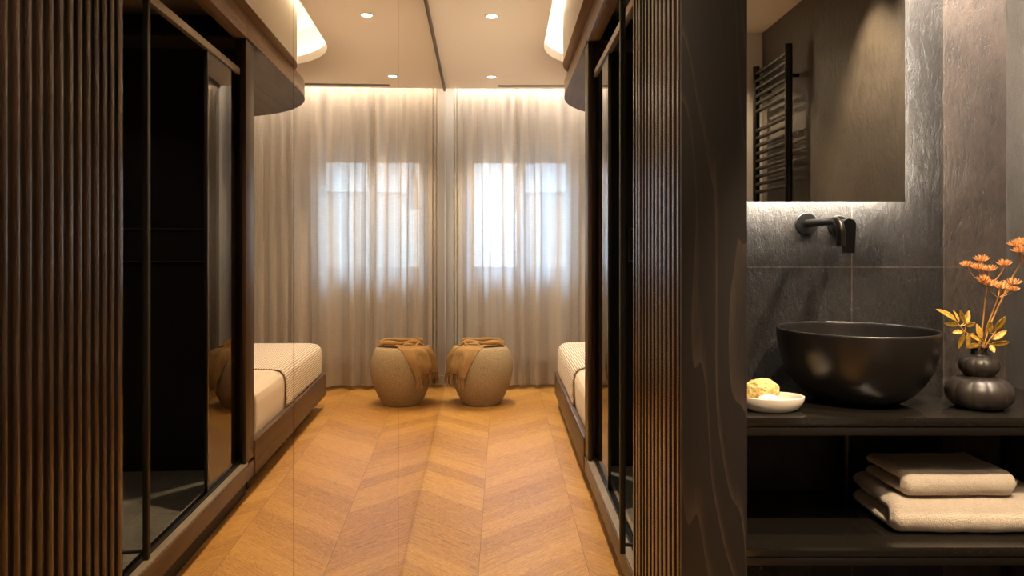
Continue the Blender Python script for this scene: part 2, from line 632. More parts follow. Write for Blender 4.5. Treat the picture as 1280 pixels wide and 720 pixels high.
bm = B()
for (a, b) in zip(CAV, CAV[1:]):
    quad(bm, [(*a, zt), (*b, zt), (*b, 2.78), (*a, 2.78)])
quad(bm, [(-0.2, 1.65, 2.78), (XR, 1.65, 2.78), (XR, 5.7, 2.78), (-0.2, 5.7, 2.78)])
quad(bm, [(-0.2, 1.69, zt), (XR, 1.69, zt), (XR, 1.69, 2.78), (-0.2, 1.69, 2.78)])
struct('ceiling_cove', bm, M['cove'], 'lit white recess above the ceiling opening', smooth=30)

# LED line resting on the ledge of the cove
bm = B()
led = rim(0.185, 4.73, 0.785, 1.75)
tube(bm, [(x, y, zt + 0.012) for x, y in led[:1]] + [(0.185, 1.75 + k * 0.5, zt + 0.012) for k in range(1, 6)] + [(x, y, zt + 0.012) for x, y in led[1:]], 0.010, 6)
struct('trim_led', bm, M['led_cove'], 'light strip hidden in the ceiling cove')

# pelmet box over the curtain
bm = B()
quad(bm, [(-1.0, YC, 2.66), (XR, YC, 2.66), (XR, 6.36, 2.66), (-1.0, 6.36, 2.66)])
struct('ceiling_pelmet', bm, M['white'], smooth=0)

# window wall with an opening
WX0, WX1, WZ0, WZ1 = -0.31, 0.63, 0.93, 1.99
bm = B()
for (x0, x1, z0, z1) in ((-1.0, WX0, 0, 2.66), (WX1, XR, 0, 2.66), (WX0, WX1, 0, WZ0), (WX0, WX1, WZ1, 2.66)):
    box(bm, x0, x1, 6.32, 6.52, z0, z1)
struct('wall_window', bm, M['white'], smooth=0)
struct('wall_left', bx(-1.0, -0.60, -1.2, 6.32, 0, 2.66), M['white'], smooth=0)
struct('wall_right', bx(XR, XR + 0.1, -1.2, 6.52, 0, 2.8), M['beige'], smooth=0)
struct('wall_back', bx(-1.0, XR, -1.3, -1.2, 0, 2.66), M['beige'], smooth=0)
struct('trim_corner', bx(-0.60, -0.478, 6.005, 6.32, 0, 2.66), M['white'], 'white wall end between wardrobe mirror and window wall', smooth=0)
struct('baseboard_window', bx(-0.478, XR, 6.308, 6.32, 0, 0.08, 0.003), M['white'], smooth=0)

# window: two sashes
w = thing('window_1', (0.16, 6.42, WZ0), 'white two sash window behind the sheer curtain', 'window')
w['kind'] = 'structure'
def sash(x0, x1, z0, z1):
    bm = B()
    p0 = 0.0
    fr = 0.035
    box(bm, x0 - fr, x0, 6.40, 6.45, z0 - fr, z1 + fr, 0.004)
    box(bm, x1, x1 + fr, 6.40, 6.45, z0 - fr, z1 + fr, 0.004)
    box(bm, x0, x1, 6.40, 6.45, z0 - fr, z0, 0.004)
    box(bm, x0, x1, 6.40, 6.45, z1, z1 + fr, 0.004)
    s = build('sash', bm, M['pvc'], w)
    build('pane', bx(x0, x1, 6.424, 6.428, z0, z1), M['pane'], s, 0)
sash(-0.24, 0.135, 1.012, 1.912)
sash(0.205, 0.557, 1.012, 1.912)
bm = B()
box(bm, WX0, -0.275, 6.39, 6.46, WZ0, WZ1); box(bm, 0.592, WX1, 6.39, 6.46, WZ0, WZ1)
box(bm, -0.275, 0.592, 6.39, 6.46, WZ0, 0.977); box(bm, -0.275, 0.592, 6.39, 6.46, 1.947, WZ1)
build('frame', bm, M['pvc'], w)

# a house across the street, dimly seen through the right sash
bm = B()
box(bm, 0.55, 6.5, 13.0, 18.0, -3.0, 2.15)
quad(bm, [(0.3, 12.7, 2.15), (6.8, 12.7, 2.15), (6.8, 15.5, 3.0), (0.3, 15.5, 3.0)])
quad(bm, [(0.3, 18.3, 2.15), (6.8, 18.3, 2.15), (6.8, 15.5, 3.0), (0.3, 15.5, 3.0)])
struct('exterior_house', bm, M['facade'], 'pale house across the street', smooth=0)

# ------------------------------------------------------------------ wardrobe mirror panels on the left
seams = [-1.0, 1.10, 2.54, 4.50, 6.00]
names = ['nearest mirrored wardrobe door, at the left picture edge, reflecting the fluted panel and shower glass',
         'mirrored wardrobe door second from the camera, reflecting bed end and stool half',
         'mirrored wardrobe door between two thin seams, reflecting a strip of curtain and floor',
         'farthest narrow mirrored wardrobe door, ending at the window curtain']
for k in range(4):
    y0, y1 = seams[k] + 0.0012, seams[k + 1] - 0.0012
    t = thing('mirror_door', ((mx((y0 + y1) / 2) - 0.01), (y0 + y1) / 2, 0.0), names[k], 'mirror', 'mirrored wardrobe doors on the left')
    bm = B()
    th = 0.022
    quad_pts = [(mx(y0) - th, y0), (mx(y0) - 0.001, y0), (mx(y1) - 0.001, y1), (mx(y1) - th, y1)]
    prism(bm, quad_pts, 0.006, ZC - 0.030)
    build('backing', bm, M['blackmatt'], t, 0)
    bm = B()
    g = 0.0006
    prism(bm, [(mx(y0) - 0.0009, y0 + g), (mx(y0), y0 + g), (mx(y1), y1 - g), (mx(y1) - 0.0009, y1 - g)], 0.008, ZC - 0.032)
    build('mirror_glass', bm, M['mirror'], t, 0)
bm = B()
prism(bm, [(mx(-1) - 0.03, -1.0), (mx(-1) + 0.008, -1.0), (mx(6.0) + 0.008, 6.0), (mx(6.0) - 0.03, 6.0)], ZC - 0.030, ZC - 0.0005)
struct('trim_1', bm, M['bronze'], 'bronze top track above the mirrored doors', 0)

# ------------------------------------------------------------------ partition between corridor and bathroom
FX, FY0, FY1 = 0.372, 1.535, 2.10
t = thing('fluted_panel', (FX + 0.02, (FY0 + FY1) / 2, 0), 'dark walnut wall panel of upright flutes beside the shower opening', 'panel')
build('backing', bx(FX + 0.0075, FX + 0.030, FY0 + 0.0005, FY1, 0.0, 2.123), M['walnut_black'], t, 0)
bm = B()
nf = 13
per = (FY1 - FY0) / nf
for k in range(nf):
    c = FY0 + per * (k + 0.5)
    r = per * 0.27
    prof = [(FX + 0.008, c - r), (FX + 0.008, c + r), (FX + 0.0025, c + r), (FX + 0.0008, c + r * 0.86), (FX, c + r * 0.5),
            (FX, c - r * 0.5), (FX + 0.0008, c - r * 0.86), (FX + 0.0025, c - r)]
    prism(bm, prof, 0.0, 2.123)
build('fluting', bm, M['walnut_flute'], t, 30)
tag(build('end_panel', bx(FX, 0.5065, FY0 - 0.018, FY0, 0.0, 2.123, 0.0015), M['walnut_end']),
    'smooth walnut board with bold grain closing the partition end beside the washbasin', 'panel')
struct('wall_partition', bx(FX + 0.031, 0.505, FY0 + 0.001, FY1 - 0.001, 0.0, 2.123), M['blackmatt'], 'dark core of the partition', 0)

# bathroom shell
XB = 1.466
ZB = 2.377
YB = 2.137
struct('wall_bathroom', bx(0.506, XB + 0.06, YB, YB + 0.06, 0.0, ZC), M['bath_tile'], 'dark riven slate tile wall behind the washbasin', 0)
struct('wall_bathroom_side', bx(XB, XB + 0.06, 0.03, YB, 0.0, ZB), M['side_tile'], 'slate tiled side wall carrying the towel radiator', 0)
struct('wall_bathroom_front', bx(0.95, XB + 0.4, -0.05, 0.029, 0.0, ZB), M['white'], 'plain white wall end opposite the washbasin', 0)
struct('ceiling_bathroom', bx(0.5066, XR, -1.2, YB, ZB, ZB + 0.05), M['ceil'], None, 0)
struct('floor_bathroom', bx(0.62, XB, 0.03, YB, 0.0005, 0.006), M['shower_tile'], 'dark slate bathroom floor', 0)

# shower shell
struct('wall_shower', bx(0.45, XR, 3.60, 3.66, 0.0, 2.30), M['shower_tile'], 'black tiled wall at the back of the shower', 0)
struct('wall_shower_near', bx(0.506, XR, YB + 0.061, YB + 0.08, 0.0, 2.30), M['shower_tile'], None, 0)
struct('wall_shower_side', bx(1.46, 1.50, YB + 0.08, 3.60, 0.0, 2.30), M['shower_tile'], None, 0)
struct('floor_shower', bx(0.47, 1.46, FY1, 3.60, 0.0, 0.10), M['shower_floor'], 'grey stone shower floor', 0)
struct('ceiling_shower', bx(0.47, XR, FY1, 3.66, 2.285, 2.31), M['beige'], None, 0)

# ------------------------------------------------------------------ timber canopy over the bed and header above the shower
CX = 0.395
out = rim(CX, 4.60, 0.90, 3.40, 24)
bm = B()
pts = out + [(XR - 0.01, 3.40)]
pts[-2] = (XR - 0.01, out[-1][1])
t = thing('bed_canopy', (1.2, 4.4, 2.125), 'round cornered walnut canopy hanging over the bed', 'canopy')
prism(bm, pts, 2.124, 2.1305)
build('soffit', bm, M['walnut_soffit'], t, 30)
bm = B()
inner = rim(CX + 0.03, 4.60, 0.87, 3.40, 24)
inner[-1] = (XR - 0.01, inner[-1][1]); o2 = list(out); o2[-1] = (XR - 0.01, out[-1][1])
for k in range(len(o2) - 1):
    a, b, c, d = o2[k], o2[k + 1], inner[k + 1], inner[k]
    for (p, q, z0, z1) in ((a, b, 2.1306, 2.227), (d, c, 2.1306, 2.227)):
        quad(bm, [(*p, z0), (*q, z0), (*q, z1), (*p, z1)])
    for z in (2.1306, 2.227):
        quad(bm, [(*a, z), (*b, z), (*c, z), (*d, z)])
bmesh.ops.remove_doubles(bm, verts=bm.verts, dist=1e-5)
build('fascia', bm, M['walnut_y'], t, 30)
tag(build('header_beam', bx(CX, CX + 0.06, FY0 - 0.018, 3.3985, 2.124, 2.227, 0.001), M['walnut_y']),
    'straight walnut beam above the shower opening', 'beam')

# painted upstand above the canopy, reaching into the lit cove
up = rim(0.352, 4.20, 0.60, 1.72, 20)
ui = rim(0.47, 4.20, 0.482, 1.72, 20)
bm = B()
for k in range(len(up) - 1):
    a, b, c, d = up[k], up[k + 1], ui[k + 1], ui[k]
    quad(bm, [(*a, 2.2345), (*b, 2.2345), (*b, 2.779), (*a, 2.779)])
    quad(bm, [(*d, 2.2345), (*c, 2.2345), (*c, 2.779), (*d, 2.779)])
    quad(bm, [(*a, 2.2345), (*b, 2.2345), (*c, 2.2345), (*d, 2.2345)])
    quad(bm, [(*a, 2.779), (*b, 2.779), (*c, 2.779), (*d, 2.779)])
bmesh.ops.remove_doubles(bm, verts=bm.verts, dist=1e-5)
struct('trim_2', bm, M['cove'], 'painted upstand between canopy and ceiling cove', 30)

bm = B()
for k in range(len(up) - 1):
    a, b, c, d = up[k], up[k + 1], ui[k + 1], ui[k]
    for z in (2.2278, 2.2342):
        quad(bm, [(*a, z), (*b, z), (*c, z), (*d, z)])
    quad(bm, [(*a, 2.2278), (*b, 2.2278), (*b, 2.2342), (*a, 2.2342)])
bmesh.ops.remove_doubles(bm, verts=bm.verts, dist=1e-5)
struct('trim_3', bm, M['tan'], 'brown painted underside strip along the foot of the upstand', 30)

# post between shower and bed
bm = B()
box(bm, 0.400, 0.418, 3.405, 3.535, 0.1815, 2.1235, 0.002)
box(bm, 0.4185, 0.424, 3.42, 3.538, 0.1815, 2.1235, 0.001)
box(bm, 0.4245, 0.46, 3.44, 3.538, 0.169, 2.1235, 0.002)
tag(build('door_post', bm, M['walnut_v']), 'upright walnut post between shower opening and bed', 'post')

# ------------------------------------------------------------------ shower sill and sliding glass
t = thing('shower_sill', (0.43, 2.75, 0.0), 'low walnut threshold with stone ledge under the shower glass', 'threshold')
build('front_board', bx(0.398, 0.420, FY0 + 0.3, 3.538, 0.098, 0.168, 0.002), M['walnut_rail'], t)
build('stone_ledge', bx(0.3995, 0.469, FY1 + 0.002, 3.4385, 0.1685, 0.181, 0.002), M['ledge'], t)
build('toe_kick', bx(0.440, 0.465, FY0 + 0.3, 3.538, 0.001, 0.0975), M['blackmatt'], t)

t = thing('shower_screen', (0.435, 2.7, 0.173), 'dark framed sliding glass screen of the shower', 'shower screen')
bm = B()
build('top_rail', bx(0.425, 0.447, FY1 + 0.002, 3.40, 1.955, 1.985, 0.002), M['taupe'], t)
bm = B()
box(bm, 0.426, 0.430, FY1 + 0.002, 3.428, 0.1815, 0.196)
box(bm, 0.444, 0.448, FY1 + 0.002, 3.428, 0.1815, 0.196)
box(bm, 0.426, 0.448, FY1 + 0.002, 3.428, 0.1815, 0.185)
build('bottom_track', bm, M['black'], t)
s = build('sliding_pane', bx(0.4335, 0.4395, 2.985, 3.425, 0.200, 1.954), M['glass'], t, 0)
bm = B()
box(bm, 0.430, 0.443, 2.972, 2.985, 0.192, 1.954, 0.001)
build('stile', bm, M['gunmetal'], s)
bm = B()
box(bm, 0.4315, 0.4415, 2.986, 3.425, 0.192, 0.200, 0.001)
build('bottom_bar', bm, M['gunmetal'], s)
s = build('fixed_pane', bx(0.4335, 0.4395, FY1 + 0.003, 2.236, 0.192, 1.954), M['glass'], t, 0)
bm = B()
box(bm, 0.360, 0.376, 2.232, 2.252, 0.235, 2.10, 0.0015)
for z in (0.262, 2.06):
    tube(bm, [(0.372, 2.240, z), (0.434, 2.232, z)], 0.006, 8)
build('pull_bar', bm, M['blackmatt'], s)
bm = B()
box(bm, 0.425, 0.450, 2.18, 2.205, 0.190, 0.232, 0.003)
tube(bm, [(0.435, 2.19, 0.232), (0.435, 2.19, 0.244)], 0.007, 8)
build('floor_guide', bm, M['black'], s)

# shower fittings on the black back wall
t = thing('shower_niche', (1.0, 3.599, 1.14), 'long recessed shower niche with thin metal edge', 'niche')
bm = B()
for (x0, x1, z0, z1) in ((0.62, 1.18, 1.255, 1.262), (0.62, 1.18, 1.10, 1.106), (0.62, 0.626, 1.10, 1.262), (1.174, 1.18, 1.10, 1.262)):
    box(bm, x0, x1, 3.588, 3.5995, z0, z1)
build('edge', bm, M['niche'], t, 0)
build('back', bx(0.627, 1.173, 3.5945, 3.5992, 1.107, 1.254), M['blackmatt'], t, 0)
t = thing('shower_valve', (1.32, 3.598, 1.18), 'round black shower valve on the black tiles', 'shower valve')
bm = B()
lathe(bm, [(0, 0), (0.075, 0), (0.075, 0.008), (0.03, 0.010), (0.03, 0.04), (0, 0.042)], 32)
bmesh.ops.transform(bm, matrix=Matrix.Translation((1.32, 3.599, 1.22)) @ Matrix.Rotation(pi / 2, 4, 'X'), verts=bm.verts)
build('plate', bm, M['black'], t)
build('lever', bx(1.312, 1.328, 3.545, 3.558, 1.21, 1.30, 0.003), M['black'], t)

# ------------------------------------------------------------------ bed
BY0, BY1 = 3.67, 5.46
t = thing('bed', (1.2, 4.5, 0.0), 'low platform bed with walnut base and cream fitted sheet', 'bed')
bm = B()
box(bm, 0.394, 0.425, 3.54, BY1, 0.095, 0.254, 0.002)
box(bm, 0.4255, 2.03, BY1 - 0.03, BY1, 0.095, 0.254, 0.002)
box(bm, 0.4255, 2.03, BY0, BY1 - 0.0305, 0.17, 0.205)
build('base_frame', bm, M['walnut_rail'], t)
build('plinth', bx(0.47, 2.0, 3.67, 5.24, 0.001, 0.169), M['blackmatt'], t)
bm = B()
def mat_f(u, v):
    # wraps front side and top
    prof = [(0.432, 0.206), (0.424, 0.30), (0.423, 0.40), (0.430, 0.440), (0.453, 0.462), (0.49, 0.473), (0.56, 0.4765), (1.0, 0.4775), (2.03, 0.4775)]
    x = u * (len(prof) - 1)
    k = min(int(x), len(prof) - 2)
    f = x - k
    px = prof[k][0] * (1 - f) + prof[k + 1][0] * f
    pz = prof[k][1] * (1 - f) + prof[k + 1][1] * f
    y = BY0 + (5.40 - BY0) * v
    nn = noise.noise((px * 5, y * 4, pz * 9))
    return Vector((px + 0.003 * nn * (1 if pz < 0.45 else 0), y, pz + 0.0015 * noise.noise((px * 4, y * 4, 3.3)) * (1 if pz > 0.42 else 0)))
grid(bm, mat_f, 42, 60)
# sheet creases at the side
mt = build('mattress', bm, M['sheet'], t, 60)
m = mt.modifiers.new('thick', 'SOLIDIFY'); m.thickness = 0.012; m.offset = -1

prof = [(0.412, 0.262), (0.409, 0.32), (0.410, 0.40), (0.418, 0.445), (0.440, 0.472), (0.48, 0.483), (0.56, 0.486), (0.8, 0.487), (1.2, 0.487), (2.03, 0.487)]
def cov_f(u, v):
    x = u * (len(prof) - 1)
    k = min(int(x), len(prof) - 2)
    f = x - k
    px = prof[k][0] * (1 - f) + prof[k + 1][0] * f
    pz = prof[k][1] * (1 - f) + prof[k + 1][1] * f
    y0, y1 = 4.25, 5.445
    y = y0 + (y1 - y0) * v
    if u < 0.45:
        y += 0.03 * (0.45 - u) * (1 - v)
    # foot end rolls down
    e = max(0.0, (y - 5.37) / 0.075)
    drop = 0.05 * e * e
    rib = 0.0
    side = max(0.0, min(1.0, (0.47 - pz) / 0.05))
    nn = noise.noise((px * 6, y * 5, pz * 6))
    return Vector((px - rib * side + drop * side * 0.6 + 0.004 * nn * side, y, pz + rib * (1 - side) - drop * (1 - side) + 0.003 * nn - 0.004 * (1 - v < 0)))
arc = [0.0]
for p_, q_ in zip(prof, prof[1:]):
    arc.append(arc[-1] + sqrt((p_[0] - q_[0]) ** 2 + (p_[1] - q_[1]) ** 2))
bm = B()
NU, NV = 45, 120
lay = bm.loops.layers.uv.new('UVMap')
vs = [[bm.verts.new(cov_f(i / NU, j / NV)) for j in range(NV + 1)] for i in range(NU + 1)]
def cov_uv(i, j):
    x = i / NU * (len(prof) - 1)
    k = min(int(x), len(prof) - 2)
    return (arc[k] + (arc[k + 1] - arc[k]) * (x - k), 4.25 + 1.195 * j / NV)
for i in range(NU):
    for j in range(NV):
        f = bm.faces.new((vs[i][j], vs[i + 1][j], vs[i + 1][j + 1], vs[i][j + 1]))
        for l_, (a, b) in zip(f.loops, ((i, j), (i + 1, j), (i + 1, j + 1), (i, j + 1))):
            l_[lay].uv = cov_uv(a, b)
cv = build('bedspread', bm, M['cover'], None, 80)
m = cv.modifiers.new('thick', 'SOLIDIFY'); m.thickness = 0.006; m.offset = -1
tag(cv, 'cream ribbed bedspread folded over the foot of the bed', 'bedspread')

# ------------------------------------------------------------------ curtain
YK = 6.145
rc = random.Random(21)
folds = []                                   # (start, width, depth, turn) of every fold along the rail
_s = 0.0
while _s < 2.6:
    wd_ = rc.choice((0.040, 0.055, 0.070, 0.095, 0.12)) * rc.uniform(0.85, 1.15)
    folds.append((_s, wd_, (0.026 + 0.42 * wd_) * rc.uniform(0.75, 1.15), rc.uniform(-1, 1)))
    _s += wd_
def fold_y(s, low):
    for k, (a, w_, d, tn) in enumerate(folds):
        if a <= s < a + w_:
            f = (s - a) / w_
            sg = 1 if k % 2 else -1
            p = (0.75 if sg > 0 else 1.25)
            return sg * d * (0.62 + 0.38 * low) * sin(pi * f) ** p, sin(2 * pi * f) * sg, tn
    return 0, 0, 0
def cur_f(u, v):
    # u along the width, v up
    z = 0.035 + (2.64 - 0.035) * v
    low = 1 - v
    s = u * 2.42
    sw = s + 0.010 * sin(1.7 * low + s * 5) * min(1, s / 0.1) + 0.006 * noise.noise((s * 7, z * 1.1, 0.0)) * min(1, s / 0.1)
    y, c2, tn = fold_y(max(0, sw), low)
    y += 0.010 * noise.noise((s * 16, z * 0.8, 4.0))
    x = -0.402 + s + 0.010 * c2 * min(1, s / 0.1)
    if s < 0.045:
        k = s / 0.045
        y = 0.030 * sin(k * 4 * pi) * (1 - 0.4 * k)
    return Vector((x, YK + y, z + (0.004 * c2 if v == 0 else 0)))
bm = B()
grid(bm, cur_f, 1000, 30)
tag(build('curtain', bm, M['curtain'], None, 80), 'full height sheer linen curtain across the window wall', 'curtain')

# ------------------------------------------------------------------ ceiling fittings
def downlight(x, y, label):
    t = thing('downlight', (x, y, ZC), label, 'ceiling light', 'recessed downlights over the corridor')
    bm = B()
    lathe(bm, [(0.030, ZC - 0.0005), (0.042, ZC - 0.0005), (0.042, ZC - 0.004), (0.038, ZC - 0.006), (0.030, ZC - 0.003), (0.030, ZC - 0.0005)], 32, (x, y))
    build('rim', bm, M['cove'], t)
    bm = B()
    lathe(bm, [(0, ZC - 0.0030), (0.0295, ZC - 0.0030), (0.0295, ZC - 0.0006), (0, ZC - 0.0006)], 24, (x, y))
    build('lens', bm, M['lens'], t)

def spot(x, y, z, p=None, tilt=(0, 0), size=95, blend=0.7, color=WARM, rad=0.03):
    return lamp('downlight_lamp', 'SPOT', (x, y, z), (tilt[0], tilt[1], 0), p, color, spot_size=radians(size), spot_blend=blend, shadow_soft_size=rad)

downlight(-0.055, 4.16, 'round recessed downlight of the pair, nearer the camera, in the beige ceiling')
downlight(-0.077, 5.62, 'round recessed downlight of the pair, nearer the curtain, in the beige ceiling')
for y, k in ((5.62, 1), (4.16, 1), (2.70, 1), (1.24, 0.42), (-0.22, 0.16)):
    spot(-0.06, y, ZC - 0.012, P_SPOT * k)

t = thing('air_vent', (0.29, 5.95, ZC), 'narrow black slot vent in the ceiling before the curtain', 'vent')
build('slot', bx(-0.026, 0.90, 5.893, 5.960, ZC - 0.0025, ZC - 0.0005), M['blackmatt'], t, 0)
bm = B()
box(bm, -0.030, 0.904, 5.888, 5.892, ZC - 0.003, ZC - 0.0004)
box(bm, -0.030, 0.904, 5.961, 5.965, ZC - 0.003, ZC - 0.0004)
build('flange', bm, M['ceil'], t, 0)

# ------------------------------------------------------------------ stool with a draped throw
PX, PY = -0.151, 5.56
PPROF = [(0.0, 0.0), (0.125, 0.0), (0.143, 0.006), (0.165, 0.045), (0.192, 0.10), (0.216, 0.16), (0.231, 0.22), (0.236, 0.27),
         (0.233, 0.32), (0.222, 0.37), (0.206, 0.405), (0.190, 0.424), (0.168, 0.432), (0.08, 0.436), (0.0, 0.436)]
def smoothprof(p, n=3):
    out = []
    for i in range(len(p) - 1):
        p0, p1, p2, p3 = p[max(i - 1, 0)], p[i], p[i + 1], p[min(i + 2, len(p) - 1)]
        for k in range(n):
            s = k / n
            q = []
            for d in range(2):
                q.append(0.5 * (2 * p1[d] + (p2[d] - p0[d]) * s + (2 * p0[d] - 5 * p1[d] + 4 * p2[d] - p3[d]) * s * s + (3 * p1[d] - p0[d] - 3 * p2[d] + p3[d]) * s ** 3))
            out.append((max(0, q[0]), q[1]))
    out.append(p[-1])
    return out
bm = B()
sp = smoothprof(PPROF[1:-1], 3)
lathe(bm, [(0, 0.0)] + sp + [(0, 0.436)], 64, (PX, PY))
tag(build('stool', bm, M['pouf'], None, 50), 'barrel shaped beige wool stool standing by the curtain', 'stool')

# outline of the stool seen from the rim downward, by arc length
side = [(r, z) for r, z in reversed(sp) if z > 0.03]
def hang(s):
    acc = 0
    for (a, b) in zip(side, side[1:]):
        d = sqrt((a[0] - b[0]) ** 2 + (a[1] - b[1]) ** 2)
        if acc + d >= s:
            f = (s - acc) / d
            return a[0] * (1 - f) + b[0] * f, a[1] * (1 - f) + b[1] * f
        acc += d
    return side[-1]
RT = 0.150
# start of the side list at about r = RT
while len(side) > 2 and side[1][0] < RT:
    side.pop(0)
RT = side[0][0]
PHI = radians(-90 - 52)                     # direction in which the throw hangs
ex, ey = Vector((cos(PHI), sin(PHI))), Vector((-sin(PHI), cos(PHI)))
def drape(a, b, off, wr=1.0):
    """a = distance along the hanging direction from the stool centre, b = sideways"""
    b = max(-RT * 0.98, min(RT * 0.98, b))
    ar = sqrt(RT * RT - b * b)
    a = max(a, 0.004 - ar)
    wv = wr * (0.013 * sin(b * 105 + 7 * a) + 0.010 * noise.noise((a * 16, b * 22, off * 90)))
    if a <= ar:
        q = ex * a + ey * b
        return Vector((PX + q.x, PY + q.y, 0.437 + off + wv * 0.6 + 0.003))
    r, z = hang(a - ar)
    th = atan2(b, ar)
    fl = 0.5 + min(1.0, (a - ar) / 0.15)
    q = (ex * cos(th) + ey * sin(th)) * (r + off + 0.006 + (wv + 0.006) * fl)
    # once past the widest point the cloth hangs straight
    if z < 0.27:
        q = (ex * cos(th) + ey * sin(th)) * (0.236 + off + 0.006 + (wv + 0.006) * fl)
    return Vector((PX + q.x, PY + q.y, z + off * 0.5))
t = thing('throw_blanket', (PX, PY, 0.437), 'ochre wool throw with fringed end draped over the stool', 'blanket')
bm = B()
AEND = 0.385
def bw(a):
    return 0.140 - 0.052 * (a + 0.17) / 0.55
def bc_(a):
    return 0.022 - 0.049 * (a + 0.17) / 0.55
grid(bm, lambda u, v: drape(-0.17 + (AEND + 0.17) * u + 0.02 * (v - 0.5), (v - 0.5) * 2 * bw(-0.17 + (AEND + 0.17) * u) + bc_(-0.17 + (AEND + 0.17) * u), 0.004), 46, 36)
o = build('lower_layer', bm, M['throw'], t, 80)
m = o.modifiers.new('thick', 'SOLIDIFY'); m.thickness = 0.005; m.offset = 1
bm = B()
grid(bm, lambda u, v: drape(-0.14 + (0.13 + 0.14) * u, (v - 0.5) * 2 * (0.085 - 0.03 * u) - 0.01 - 0.03 * u, 0.014, 1.3), 36, 24)
o = build('upper_layer', bm, M['throw'], t, 80)
m = o.modifiers.new('thick', 'SOLIDIFY'); m.thickness = 0.006; m.offset = 1
# bunched fold lying across the back of the seat
bm = B()
for (off, r0, zz, ys) in ((0.0, 0.026, 0.462, -0.01), (0.045, 0.024, 0.460, 0.045), (0.022, 0.019, 0.484, 0.02)):
    pts, rr = [], []
    for k in range(25):
        s = k / 24
        x = PX - 0.155 + 0.325 * s
        y = PY + ys - 0.045 * s + 0.012 * sin(s * 7 + off * 40)
        pts.append((x, y, zz + 0.004 * sin(s * 9 + off * 70) - 0.022 * max(0, abs(s - 0.5) - 0.36) / 0.14))
        rr.append(r0 * (0.85 + 0.2 * sin(s * 11 + off * 99)) * (0.55 if k in (0, 24) else 1))
    tube(bm, pts, rr, 12, True, 0.75)
build('fold', bm, M['throw'], t, 60)
bm = B()
for k in range(26):
    v = (k + 0.5) / 26
    b = (v - 0.5) * 2 * bw(AEND) + bc_(AEND)
    p0 = drape(AEND + 0.02 * (v - 0.5), b, 0.005)
    ln = 0.072 + random.uniform(-0.012, 0.012)
    dx, dy = random.uniform(-0.010, 0.010), random.uniform(-0.006, 0.003)
    pts = [p0 + Vector((dx * s * s + 0.002 * sin(s * 9 + k), dy * s, -ln * s)) for s in (0, 0.25, 0.5, 0.75, 1.0)]
    tube(bm, pts, [0.0036, 0.0044, 0.0036, 0.0044, 0.0048], 6)
build('fringe', bm, M['throw'], t, 60)

# ------------------------------------------------------------------ vanity
CZ = 0.766
t = thing('vanity', (0.98, 1.93, 0.44), 'black granite vanity with open shelf below the washbasin', 'vanity')
build('countertop', bx(0.508, XB - 0.001, 1.728, YB - 0.001, CZ - 0.022, CZ, 0.0012), M['granite'], t)
build('shelf', bx(0.508, XB - 0.001, 1.728, YB - 0.001, 0.439, 0.4605, 0.0012), M['granite'], t)
bm = B()
for z1 in (CZ - 0.0245, 0.4365):
    box(bm, 0.508, XB - 0.001, 1.730, 1.748, z1 - 0.019, z1, 0.001)
    box(bm, 0.508, XB - 0.001, YB - 0.025, YB - 0.006, z1 - 0.019, z1, 0.001)
    for x in (0.509, XB - 0.021):
        box(bm, x, x + 0.019, 1.7485, YB - 0.0255, z1 - 0.019, z1, 0.001)
build('frame', bm, M['gunmetal'], t)
for x in (0.509, XB - 0.021):
    for y in (1.749, YB - 0.025):
        build('leg', bx(x, x + 0.018, y, y + 0.018, 0.0065, 0.4175), M['gunmetal'], t)
        build('upright', bx(x, x + 0.018, y, y + 0.018, 0.461, CZ - 0.0435), M['gunmetal'], t)
bm = B()
tube(bm, [(0.965, 2.06, CZ - 0.03), (0.965, 2.06, 0.62)], 0.014, 14)
tube(bm, [(0.965, 2.06, 0.63), (0.965, 2.06, 0.60)], 0.018, 14)
tube(bm, [(0.965, 2.06, 0.60), (0.965, 2.06, 0.462)], 0.014, 14)
tag(build('drain_pipe', bm, M['gunmetal']), 'dark waste pipe in the shadow under the counter', 'pipe')

# basin
bm = B()
bc = (0.927, 1.925)
outer = [(0.0, 0.0), (0.085, 0.0), (0.100, 0.004), (0.130, 0.022), (0.158, 0.052), (0.178, 0.090), (0.190, 0.130), (0.1955, 0.165), (0.197, 0.182)]
inner = [(0.1965, 0.1855), (0.1935, 0.1870), (0.1905, 0.1855), (0.1885, 0.178), (0.183, 0.140), (0.170, 0.095), (0.145, 0.055), (0.10, 0.028), (0.04, 0.020), (0.0, 0.0195)]
lathe(bm, [(r, CZ + 0.0008 + z) for r, z in [outer[0]] + smoothprof(outer[1:], 3) + smoothprof(inner[:-1], 2) + [inner[-1]]], 96, bc)
t = build('washbasin', bm, M['basin'], None, 50)
tag(t, 'round black bowl washbasin standing on the granite counter', 'washbasin')
bm = B()
lathe(bm, [(0, CZ + 0.0205), (0.030, CZ + 0.0205), (0.032, CZ + 0.024), (0.026, CZ + 0.027), (0, CZ + 0.028)], 32, bc)
t['o'] = tuple(t.location)
build('drain_cap', bm, M['gunmetal'], t)
del t['o']

